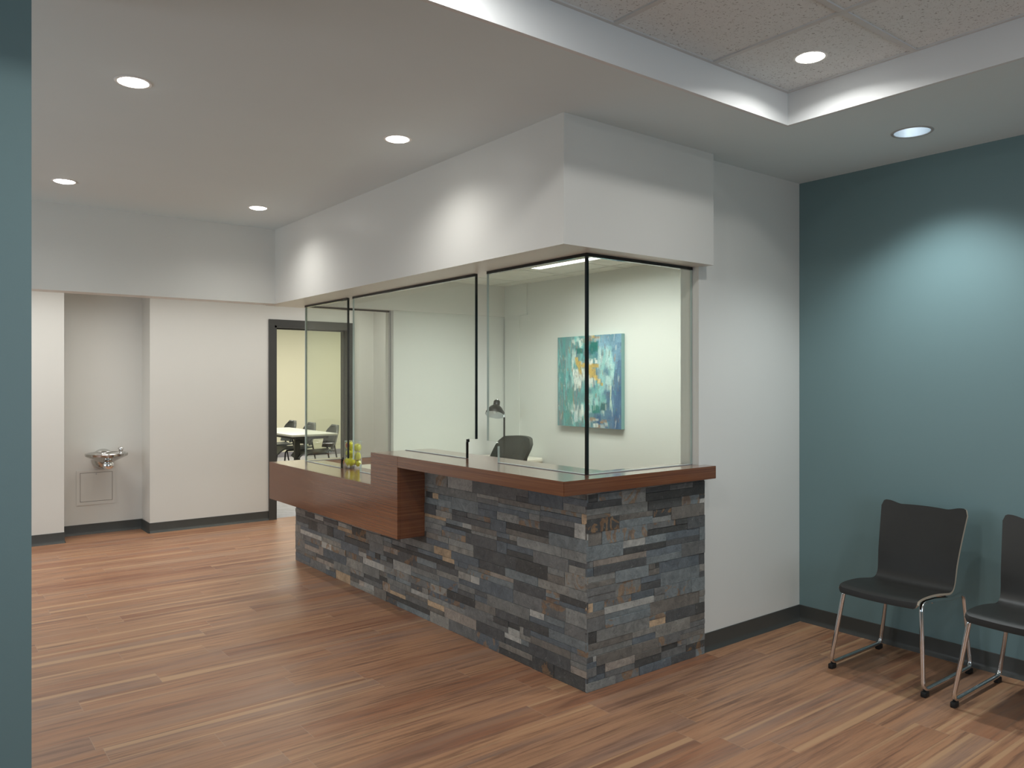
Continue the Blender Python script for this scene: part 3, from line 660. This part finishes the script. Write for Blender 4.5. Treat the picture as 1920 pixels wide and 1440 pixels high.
# ------------------------------------------------------------------ painting
def painting():
    X, Y0, Y1, Z0, Z1 = OFF_X-0.04, 4.527, 5.320, 1.100, 1.890
    t = thing('painting', 'square abstract canvas in teal, blue, white and gold on the office wall', 'painting', (OFF_X, (Y0+Y1)/2, Z0))
    N = 200; img = np.zeros((N, N, 3)); rg = np.random.default_rng(3)
    yy, xx = np.mgrid[0:N, 0:N]/(N-1.0)     # yy 0 top..1 bottom ; xx 0 left..1 right
    c = lambda *v: np.array(srgb(*v)[:3])
    base = c(110, 150, 152); img[:] = base
    blue = np.clip((xx-0.55)*2.2+(yy-0.4)*0.5, 0, 1)[..., None]; img = img*(1-blue)+c(88, 118, 150)*blue
    def dab(cx, cy, w, h, col, a=0.8, soft=0.35):
        ang = rg.normal(0, 0.12); dx = (xx-cx)+(yy-cy)*ang; dy = yy-cy
        rag = 0.35*np.sin(xx*rg.uniform(60, 160)+rg.uniform(0, 6))*0.5+0.25*np.sin(yy*rg.uniform(20, 60)+xx*40)
        d = np.maximum(np.abs(dx)/w, np.abs(dy)/h*(1+0.3*rag))
        m = np.clip((1-d)/soft, 0, 1)*a
        np.copyto(img, img*(1-m[..., None])+np.asarray(col)*m[..., None])
    def many(n, bx, by, w, h, cols, a=0.75):
        for _ in range(n):
            dab(rg.uniform(*bx), rg.uniform(*by), rg.uniform(*w), rg.uniform(*h), cols[rg.integers(len(cols))]*rg.uniform(0.9, 1.1), rg.uniform(0.4, 1)*a)
    teal, aqua, gry, brn, wht, dgr, gold, navy, sky = c(88, 158, 156), c(128, 200, 198), c(140, 142, 144), c(165, 128, 84), c(222, 228, 220), c(30, 112, 104), c(200, 172, 96), c(66, 94, 130), c(130, 168, 190)
    many(90, (0, 0.5), (0, 1), (0.008, 0.03), (0.04, 0.18), [teal, aqua, gry, gry, teal])
    many(26, (0, 0.35), (0.1, 1), (0.006, 0.016), (0.05, 0.12), [brn, aqua])
    many(40, (0.6, 1.0), (0.3, 1), (0.01, 0.04), (0.03, 0.12), [navy, navy, c(74, 108, 148), sky])
    many(22, (0.66, 1.0), (0.0, 0.28), (0.03, 0.07), (0.03, 0.09), [sky, c(118, 156, 182)])
    many(14, (0.25, 0.48), (0.02, 0.12), (0.015, 0.04), (0.02, 0.05), [wht, aqua, wht])
    many(10, (0.45, 0.74), (0.0, 0.06), (0.02, 0.05), (0.01, 0.03), [brn, c(200, 190, 175), gold])
    many(16, (0.45, 0.7), (0.12, 0.24), (0.02, 0.05), (0.02, 0.05), [navy, teal, dgr])
    dab(0.59, 0.115, 0.075, 0.055, dgr, 0.95); dab(0.36, 0.165, 0.075, 0.035, dgr, 0.9); dab(0.57, 0.17, 0.05, 0.04, dgr, 0.8)
    many(34, (0.28, 0.55), (0.40, 0.56), (0.015, 0.05), (0.02, 0.06), [wht, wht, c(200, 214, 208)], 0.95)
    many(14, (0.24, 0.32), (0.2, 0.5), (0.008, 0.02), (0.05, 0.1), [wht, aqua])
    many(26, (0.66, 0.9), (0.2, 0.55), (0.015, 0.04), (0.05, 0.13), [c(160, 208, 204), c(140, 196, 196), c(186, 216, 212)], 0.9)
    many(26, (0.46, 0.74), (0.55, 0.8), (0.02, 0.05), (0.03, 0.09), [c(120, 180, 176), c(150, 204, 198), c(180, 216, 208)], 0.85)
    many(18, (0.2, 0.5), (0.72, 0.98), (0.015, 0.04), (0.03, 0.08), [wht, c(196, 212, 212), aqua, gry], 0.9)
    many(14, (0.12, 0.24), (0.62, 0.98), (0.015, 0.04), (0.05, 0.1), [c(96, 158, 150), teal])
    many(12, (0.5, 0.8), (0.9, 0.99), (0.02, 0.06), (0.01, 0.03), [brn, wht, gry])
    dab(0.62, 0.80, 0.07, 0.05, c(46, 128, 114), 0.9); dab(0.74, 0.77, 0.055, 0.05, c(40, 90, 92), 0.9)
    for gx, gy, gw, gh in ((0.32, 0.27, 0.03, 0.05), (0.36, 0.31, 0.05, 0.04), (0.37, 0.37, 0.03, 0.06), (0.44, 0.32, 0.05, 0.03), (0.52, 0.36, 0.06, 0.07), (0.57, 0.41, 0.06, 0.06), (0.60, 0.33, 0.08, 0.025), (0.62, 0.46, 0.035, 0.03), (0.67, 0.50, 0.03, 0.03), (0.71, 0.53, 0.025, 0.02)):
        dab(gx, gy, gw, gh, gold*rg.uniform(0.88, 1.1), 0.95)
    many(8, (0.40, 0.64), (0.26, 0.31), (0.015, 0.03), (0.012, 0.025), [wht], 0.9)
    dab(0.845, 0.66, 0.010, 0.14, c(200, 226, 206), 0.9); dab(0.86, 0.76, 0.008, 0.07, c(190, 218, 204), 0.9)
    for _ in range(420):      # dry-brush scumble
        dab(rg.uniform(0, 1), rg.uniform(0, 1), rg.uniform(0.004, 0.014), rg.uniform(0.006, 0.05), [gry, brn, teal, c(96, 118, 120), wht, navy, c(120, 110, 100)][rg.integers(7)]*rg.uniform(0.8, 1.1), rg.uniform(0.15, 0.5))
    img = np.clip(img*(1+rg.normal(0, 0.10, (N, N, 1)))*0.93, 0, 1)
    bm = new(); lay = bm.loops.layers.float_color.new('paint')
    V = [[bm.verts.new((X, Y1+(Y0-Y1)*i/(N-1), Z1+(Z0-Z1)*j/(N-1))) for i in range(N)] for j in range(N)]
    for j in range(N-1):
        for i in range(N-1):
            f = bm.faces.new((V[j][i], V[j+1][i], V[j+1][i+1], V[j][i+1]))
            for l, (a, b) in zip(f.loops, ((j, i), (j+1, i), (j+1, i+1), (j, i+1))): l[lay] = (*img[a, b], 1)
    tm = NT('painted_canvas'); at = tm.node('ShaderNodeVertexColor', layer_name='paint'); tm.base(at.outputs[0]); tm.rough(0.55)
    tm.bump(tm.noise(tm.obj(), 180, 4, 0.7), 0.2, 0.002)
    obj('painted_front', bm, tm.m, t)
    bm = new(); box(bm, X+0.0012, OFF_X-0.001, Y0, Y1, Z0, Z1); obj('wrapped_canvas', bm, plain('aqua_canvas_edge', (0.24, 0.43, 0.43), 0.6), t)
painting()

# ------------------------------------------------------------------ office: desk, lamp, chair
desk = thing('desk', 'cream-topped desk along the far office wall, mostly hidden by the counter', 'desk', (4.0, 5.82, 0))
bm = new(); box(bm, 3.46, OFF_X-0.014, 5.55, OFF_Y-0.004, 0.740, 0.788, 0.018, 4); obj('desk_top', bm, DESKW, desk)
for xx in (3.52, 4.60):
    bm = new(); box(bm, xx-0.02, xx+0.02, 5.60, OFF_Y-0.02, 0.0, 0.740, 0.002); obj('leg', bm, BLACKM, desk)
bm = new(); box(bm, 3.54, 4.58, OFF_Y-0.05, OFF_Y-0.032, 0.3, 0.739); obj('modesty_panel', bm, DESKW, desk)

LX, LY = 4.395, 5.78
lamp = thing('desk_lamp', 'dark bell-shaded desk lamp on a thin post behind the office chair', 'lamp', (LX, LY, 0.788))
bm = new(); lathe(bm, [(0.075, 0), (0.078, 0.004), (0.074, 0.014), (0.02, 0.02), (0.010, 0.022)], 32, Matrix.Translation((LX, LY, 0.7885))); obj('base', bm, LAMPM, lamp)
bm = new(); tube(bm, [(LX, LY, 0.80), (LX, LY, 1.165)], 0.0085, 12); obj('post', bm, LAMPM, lamp)
bm = new(); tube(bm, [(LX, LY, 1.163), (LX, LY, 1.195)], 0.0095, 12); obj('collar', bm, CHROME, lamp)
Rv = Vector((0.790, -0.613, 0))          # picture-right in the room
sh = Vector((LX, LY, 0))-Rv*0.088
bm = new(); tube(bm, fillet([(LX, LY, 1.193), (LX-Rv.x*0.006, LY-Rv.y*0.006, 1.212), (LX-Rv.x*0.04, LY-Rv.y*0.04, 1.25)], 0.015, False), 0.006, 10); obj('arm', bm, LAMPM, lamp)
tilt = Matrix.Translation((sh.x, sh.y, 1.185)) @ Matrix.Rotation(R_(9), 4, Vector((0.613, 0.790, 0))) @ Matrix.Rotation(R_(-24), 4, Rv)
outer = [(0.090, 0.0), (0.087, 0.02), (0.077, 0.045), (0.056, 0.074), (0.034, 0.092), (0.031, 0.094), (0.031, 0.134), (0.024, 0.144), (0, 0.145)]
bm = new(); lathe(bm, outer, 36, tilt, caps=False); so = obj('shade', bm, LAMPM, lamp)
bm = new(); lathe(bm, [(0.0895, 0.0005), (0.085, 0.02), (0.075, 0.045), (0.054, 0.072), (0.01, 0.086), (0, 0.086)], 36, tilt, caps=False); obj('shade_lining', bm, LAMPIN, so)
bm = new(); lathe(bm, [(0, 0.012), (0.014, 0.018), (0.018, 0.032), (0.012, 0.05), (0.010, 0.08)], 20, tilt); obj('bulb', bm, LAMPIN, lamp)
bm = new(); lathe(bm, [(0.004, 0.144), (0.004, 0.158), (0, 0.160)], 10, tilt); obj('switch', bm, CHROME, lamp)

def office_chair(loc, rz):
    t = thing('office_chair', 'dark mesh-back office chair behind the high counter', 'chair')
    # local: sitter faces -x
    bm = new(); N, Mv = 18, 14; G0 = []
    def pt(i, j, off):
        u = -1+2*i/N; v = j/Mv; hw = 0.25+0.004*math.sin(v*3.14)
        cr = 1.0
        top = max(0, (v-0.86)/0.14); hw2 = hw-0.055*top**2.2-0.04*max(0, (0.12-v)/0.12)**2
        zz = 0.60+0.49*v-0.012*u*u*v
        xx = 0.19+0.16*v-0.05*math.sin(v*3.0)-0.05*u*u+off
        return (xx, u*hw2, zz)
    F = [[bm.verts.new(pt(i, j, 0)) for j in range(Mv+1)] for i in range(N+1)]
    K = [[bm.verts.new(pt(i, j, 0.028)) for j in range(Mv+1)] for i in range(N+1)]
    for i in range(N):
        for j in range(Mv): bm.faces.new((F[i][j], F[i+1][j], F[i+1][j+1], F[i][j+1])); bm.faces.new((K[i][j], K[i][j+1], K[i+1][j+1], K[i+1][j]))
    for i in range(N): bm.faces.new((F[i][0], K[i][0], K[i+1][0], F[i+1][0])); bm.faces.new((F[i][Mv], F[i+1][Mv], K[i+1][Mv], K[i][Mv]))
    for j in range(Mv): bm.faces.new((F[0][j], F[0][j+1], K[0][j+1], K[0][j])); bm.faces.new((F[N][j], K[N][j], K[N][j+1], F[N][j+1]))
    bmesh.ops.recalc_face_normals(bm, faces=bm.faces); obj('backrest', bm, MESHB, t)
    bm = new(); tube(bm, [(0.28, 0, 0.50), (0.31, 0, 0.62), (0.345, 0, 0.80), (0.375, 0, 0.98)], 0.022, 10); obj('back_spine', bm, BLACKM, t)
    bm = new(); box(bm, -0.25, 0.24, -0.25, 0.25, 0.44, 0.52, 0.035, 3); obj('seat', bm, OLIVE, t)
    for s in (-1, 1):
        bm = new(); tube(bm, fillet([(0.0, s*0.22, 0.46), (0.0, s*0.30, 0.47), (0.0, s*0.30, 0.64)], 0.05, False), 0.016, 10); am = obj('armrest', bm, BLACKM, t)
        bm = new(); box(bm, -0.13, 0.14, s*0.30-0.04, s*0.30+0.04, 0.635, 0.665, 0.012); obj('arm_pad', bm, RUBBER, am)
    bm = new(); lathe(bm, [(0.03, 0.10), (0.03, 0.30), (0.02, 0.30), (0.02, 0.445)], 20); obj('gas_column', bm, BLACKM, t)
    for k in range(5):
        a = 2*math.pi*k/5+0.3; d = Vector((math.cos(a), math.sin(a), 0))
        bm = new(); tube(bm, [d*0.02+Vector((0, 0, 0.12)), d*0.29+Vector((0, 0, 0.085))], [0.022, 0.014], 10); lg = obj('base_leg', bm, BLACKM, t)
        pd = d.orthogonal().normalized() if False else Vector((-d.y, d.x, 0))
        bm = new(); M = Matrix.Translation(d*0.28+Vector((0, 0, 0.03))) @ pd.to_track_quat('Z', 'Y').to_matrix().to_4x4()
        lathe(bm, [(0.026, -0.022), (0.030, -0.018), (0.030, 0.018), (0.026, 0.022)], 20, M)
        bmesh.ops.translate(bm, verts=bm.verts, vec=(0, 0, 0)); obj('caster', bm, RUBBER, lg)
    t.location = loc; t.rotation_euler = (0, 0, rz); return t
office_chair((3.30, 4.62, 0), R_(-9))

# ------------------------------------------------------------------ vase of apples on the low counter
VX, VY, VR, VH = 2.7325, 5.52, 0.067, 0.205
vz = LO
v = thing('glass_vase', 'clear cylinder vase filled with green apples on the low counter', 'vase', (VX, VY, vz))
bm = new(); M = Matrix.Translation((VX, VY, vz+0.0005))
lathe(bm, [(0, 0), (VR-0.003, 0), (VR, 0.004), (VR, VH), (VR-0.0035, VH), (VR-0.0035, 0.014), (0, 0.012)], 48, M, caps=False); obj('body', bm, VASE, v)
bm = new(); lathe(bm, [(VR-0.004, VH+0.0002), (VR-0.004, VH+0.0035), (VR+0.0004, VH+0.0035), (VR+0.0002, VH+0.0002)], 48, M, caps=False); obj('rim', bm, GEDGE, v)
def applemat(name, blush):
    t = NT(name); p = t.obj(); n = t.noise(p, 25, 4); n2 = t.noise(p, 120, 2)
    c = t.ramp(n, [(0.3, (0.50, 0.50, 0.022)), (0.7, (0.68, 0.64, 0.045))])
    c = t.mix(t.ramp(n2, [(0.62, (0, 0, 0)), (0.7, (0.5, 0.5, 0.5))]), c, (0.66, 0.62, 0.15, 1))
    if blush:
        d = t.node('ShaderNodeVectorMath', operation='DISTANCE'); t.set(d.inputs[0], p); d.inputs[1].default_value = (-0.030, -0.018, 0.040)
        c = t.mix(t.ramp(d.outputs['Value'], [(0.016, (1, 1, 1)), (0.024, (0, 0, 0))]), c, (0.42, 0.035, 0.05, 1))
    t.base(c); t.rough(0.28); return t.m
AP, APR = applemat('green_apple_skin', False), applemat('green_apple_skin_blushed', True)
Fv = Vector((0.613, 0.790, 0))
def apple(off_r, off_f, z, rad, rot, label, m=None, pear=False):
    c = Vector((VX, VY, vz+0.013))+Rv*off_r+Fv*off_f+Vector((0, 0, z))
    t = thing('apple', label, 'apple', c, 'apples in the vase')
    prof = [(0, 0.10), (0.25, 0.03), (0.55, 0.02), (0.82, 0.25), (0.98, 0.75), (1.0, 1.0), (0.95, 1.35), (0.78, 1.68), (0.5, 1.85), (0.25, 1.82), (0.08, 1.68), (0, 1.62)]
    if pear: prof = [(0, 0.05), (0.3, 0.0), (0.62, 0.12), (0.86, 0.5), (0.9, 0.95), (0.78, 1.45), (0.6, 1.9), (0.42, 2.15), (0.2, 2.2), (0, 2.15)]
    M = Matrix.Translation((0, 0, rad)) @ Matrix.Rotation(rot[0], 4, 'X') @ Matrix.Rotation(rot[1], 4, 'Y') @ Matrix.Translation((0, 0, -rad*0.93))
    bm = new(); lathe(bm, [(r*rad, zz*rad) for r, zz in prof], 28, Matrix.Translation(c) @ M, caps=False); obj('flesh', bm, m or AP, t, sharp=80)
    bm = new(); tube(bm, [(Matrix.Translation(c) @ M) @ Vector(q) for q in ((0, 0, (2.05 if pear else 1.6)*rad), (0.004, 0, (2.3 if pear else 1.95)*rad), (0.008, 0.002, (2.5 if pear else 2.15)*rad))], 0.0016, 6); obj('stem', bm, plain('apple_stem', (0.10, 0.06, 0.02), 0.7) if 'apple_stem' not in bpy.data.materials else bpy.data.materials['apple_stem'], t)
apple(-0.0225, -0.006, 0.0, 0.0405, (0.5, 0.9), 'large green apple at the bottom front of the vase')
apple(0.038, 0.008, 0.0, 0.0240, (0.2, -0.3), 'small green apple at the bottom right of the vase')
apple(-0.033, 0.020, 0.075, 0.0275, (0.3, 0.4), 'green apple half hidden at the left of the vase, mid-height')
apple(0.035, 0.0, 0.046, 0.0275, (0.1, 0.12), 'tall pear-like green apple at the right of the vase, mid-height', pear=True)
apple(-0.004, -0.034, 0.078, 0.0260, (0.2, -0.5), 'green apple between the bottom one and the blushed one')
apple(-0.024, -0.008, 0.126, 0.0350, (0.35, -0.2), 'green apple with a red blush, at the top of the vase', APR)
apple(0.030, 0.020, 0.112, 0.0300, (-0.4, 0.3), 'green apple behind the blushed one, at the top of the vase')

# ------------------------------------------------------------------ drinking fountain and access panel in the niche
FX, FY, FZ = 1.535, 8.345, 0.803
f = thing('drinking_fountain', 'wall-mounted round steel drinking fountain in the niche', 'drinking fountain', (1.545, NICHE_Y, 0.62))
bm = new(); M = Matrix.Translation((1.545, NICHE_Y-0.001, 0.728)) @ Matrix.Rotation(R_(90), 4, 'X')
lathe(bm, [(0.102, 0), (0.102, 0.02), (0.096, 0.05), (0.075, 0.085), (0.045, 0.10), (0, 0.104)], 40, M, caps=False); obj('wall_mount', bm, STEEL, f)
bm = new(); M = Matrix.Translation((FX, FY, 0))
lathe(bm, [(0, 0.716), (0.05, 0.716), (0.09, 0.733), (0.14, 0.757), (0.178, 0.776), (0.185, 0.781), (0.187, 0.801), (0.183, 0.806), (0.172, 0.806), (0.166, 0.797), (0.12, 0.772), (0.07, 0.758), (0.0, 0.752)], 56, M, caps=False); bs = obj('basin', bm, STEEL, f)
bm = new(); lathe(bm, [(0.022, 0.7535), (0.024, 0.757), (0.010, 0.758), (0, 0.756)], 24, M, caps=False); obj('drain', bm, CHROME, bs)
bm = new(); tube(bm, [(1.545, NICHE_Y-0.08, 0.725), (1.540, FY+0.02, 0.735)], [0.05, 0.045], 20); obj('support_arm', bm, STEEL, f)
bm = new(); M = Matrix.Translation((1.535, FY-0.10, 0.700)) @ Matrix.Rotation(R_(78), 4, 'X')
lathe(bm, [(0.030, -0.10), (0.044, -0.06), (0.046, 0.0), (0.042, 0.018), (0.026, 0.030), (0, 0.034)], 32, M, caps=False); pb = obj('push_button', bm, CHROME, f)
bm = new(); tube(bm, [(1.535, FY-0.06, 0.70), (1.538, FY, 0.74)], 0.03, 14); obj('button_neck', bm, STEEL, pb)
bx, by = FX+0.118, FY-0.04
bm = new(); M = Matrix.Translation((bx, by, 0))
lathe(bm, [(0.024, 0.775), (0.024, 0.800), (0.014, 0.806), (0.014, 0.818), (0.020, 0.826), (0.021, 0.846), (0.015, 0.858), (0.008, 0.862), (0, 0.863)], 24, M, caps=False); bb = obj('bubbler', bm, CHROME, f)
bm = new(); tube(bm, [(bx, by, 0.845), (bx-0.024, by+0.004, 0.852)], 0.007, 10); obj('spout', bm, CHROME, bb)

p = thing('access_panel', 'square painted access panel under the drinking fountain', 'panel', (1.486, NICHE_Y, 0.287))
bm = new(); y0, y1 = NICHE_Y-0.006, NICHE_Y-0.0005
for b in ((1.314, 1.345, y0, y1, 0.287, 0.625), (1.632, 1.660, y0, y1, 0.287, 0.625), (1.345, 1.632, y0, y1, 0.287, 0.318), (1.345, 1.632, y0, y1, 0.602, 0.625)): box(bm, *b)
obj('frame', bm, PANELW, p)
bm = new(); box(bm, 1.344, 1.633, NICHE_Y-0.002, NICHE_Y-0.0004, 0.317, 0.603); obj('gap', bm, DARKGAP, p)
bm = new(); box(bm, 1.3485, 1.6285, y0+0.001, NICHE_Y-0.0015, 0.3215, 0.5985); dr = obj('door', bm, PANELW, p)
bm = new(); lathe(bm, [(0.006, 0), (0.006, 0.002), (0, 0.0025)], 14, Matrix.Translation((1.487, y0+0.001, 0.585)) @ Matrix.Rotation(R_(90), 4, 'X'), caps=False); obj('latch', bm, BRACKET, dr)

# ------------------------------------------------------------------ meeting room furniture
mt = thing('meeting_table', 'white-topped table on black legs in the room beyond the door', 'table', (4.62, 11.45, 0))
TXa, TXb, TYa, TYb = 4.28, 4.97, 10.53, 12.36
bm = new(); box(bm, TXa, TXb, TYa, TYb, 0.712, 0.740, 0.004); obj('tabletop', bm, TABLEW, mt)
bm = new(); box(bm, TXa+0.10, TXb-0.10, TYa+0.10, TYb-0.10, 0.665, 0.712, 0.003); obj('under_frame', bm, BLACKM, mt)
for xx in (TXa+0.16,):
    for yy in (TYa+0.22, TYb-0.22):
        bm = new(); box(bm, xx-0.035, xx+0.035, yy-0.035, yy+0.035, 0.03, 0.67, 0.004); lg = obj('leg', bm, BLACKM, mt)
        bm = new(); box(bm, xx-0.28, xx+0.28, yy-0.03, yy+0.03, 0.0, 0.03, 0.006); obj('foot', bm, BLACKM, lg)
def meeting_chair():
    t = thing('meeting_chair', '', 'chair', (0, 0, 0), 'charcoal chairs along the white table')
    # local: faces -x
    def sheet(fn, N, M, th, name):
        bm = new()
        P = [[Vector(fn(-1+2*i/N, j/M)) for j in range(M+1)] for i in range(N+1)]
        F, K = [], []
        for i in range(N+1):
            a, b = [], []
            for j in range(M+1):
                n = (P[min(i+1, N)][j]-P[max(i-1, 0)][j]).cross(P[i][min(j+1, M)]-P[i][max(j-1, 0)]).normalized()
                a.append(bm.verts.new(P[i][j]+n*th)); b.append(bm.verts.new(P[i][j]-n*th))
            F.append(a); K.append(b)
        for i in range(N):
            for j in range(M): bm.faces.new((F[i][j], F[i+1][j], F[i+1][j+1], F[i][j+1])); bm.faces.new((K[i][j], K[i][j+1], K[i+1][j+1], K[i+1][j]))
        for i in range(N): bm.faces.new((F[i][0], K[i][0], K[i+1][0], F[i+1][0])); bm.faces.new((F[i][M], F[i+1][M], K[i+1][M], K[i][M]))
        for j in range(M): bm.faces.new((F[0][j], F[0][j+1], K[0][j+1], K[0][j])); bm.faces.new((F[N][j], K[N][j], K[N][j+1], F[N][j+1]))
        bmesh.ops.recalc_face_normals(bm, faces=bm.faces); return obj(name, bm, SHELL, t, sharp=60)
    def back(u, v):
        hw = 0.265*(0.86+0.14*min(1, v/0.35))*math.sqrt(max(0.16, 1-max(0, (v-0.50)/0.52)**2.6))
        return (0.235+0.075*v-0.10*u*u*(1-0.35*v), u*hw, 0.505+0.335*v)
    sheet(back, 22, 20, 0.011, 'backrest')
    def seat(u, v):
        hw = 0.225-0.03*max(0, (v-0.7)/0.3)**2-0.02*max(0, (0.15-v)/0.15)**2
        return (-0.33+0.55*v, u*hw, 0.462-0.085*max(0, (0.22-v)/0.22)**2+0.016*u*u-0.012*math.sin(v*3.1)+0.01*max(0, v-0.8))
    sheet(seat, 16, 20, 0.012, 'seat')
    for s in (-1, 1):
        bm = new(); tube(bm, fillet([(0.30, s*0.225, 0.0), (0.215, s*0.205, 0.44), (0.190, s*0.185, 0.60)], 0.1, False), 0.0115, 10); obj('leg', bm, BLACKM, t)
        bm = new(); tube(bm, fillet([(-0.26, s*0.225, 0.0), (-0.215, s*0.19, 0.44), (0.10, s*0.175, 0.44)], 0.05, False), 0.0115, 10); obj('leg', bm, BLACKM, t)
    return t
mc = meeting_chair()
labs = ('charcoal chair at the near end of the white table, its back fully seen', 'middle charcoal chair of the three at the white table', 'farthest charcoal chair at the white table, seen left of the others')
for i, (x, y, rz) in enumerate(((4.80, 10.86, -8), (4.80, 11.68, -4), (4.80, 12.45, -4))):
    o = mc if i == 0 else copy_tree(mc)
    o.location = (x, y, 0); o.rotation_euler = (0, 0, R_(rz)); o['label'] = labs[i]
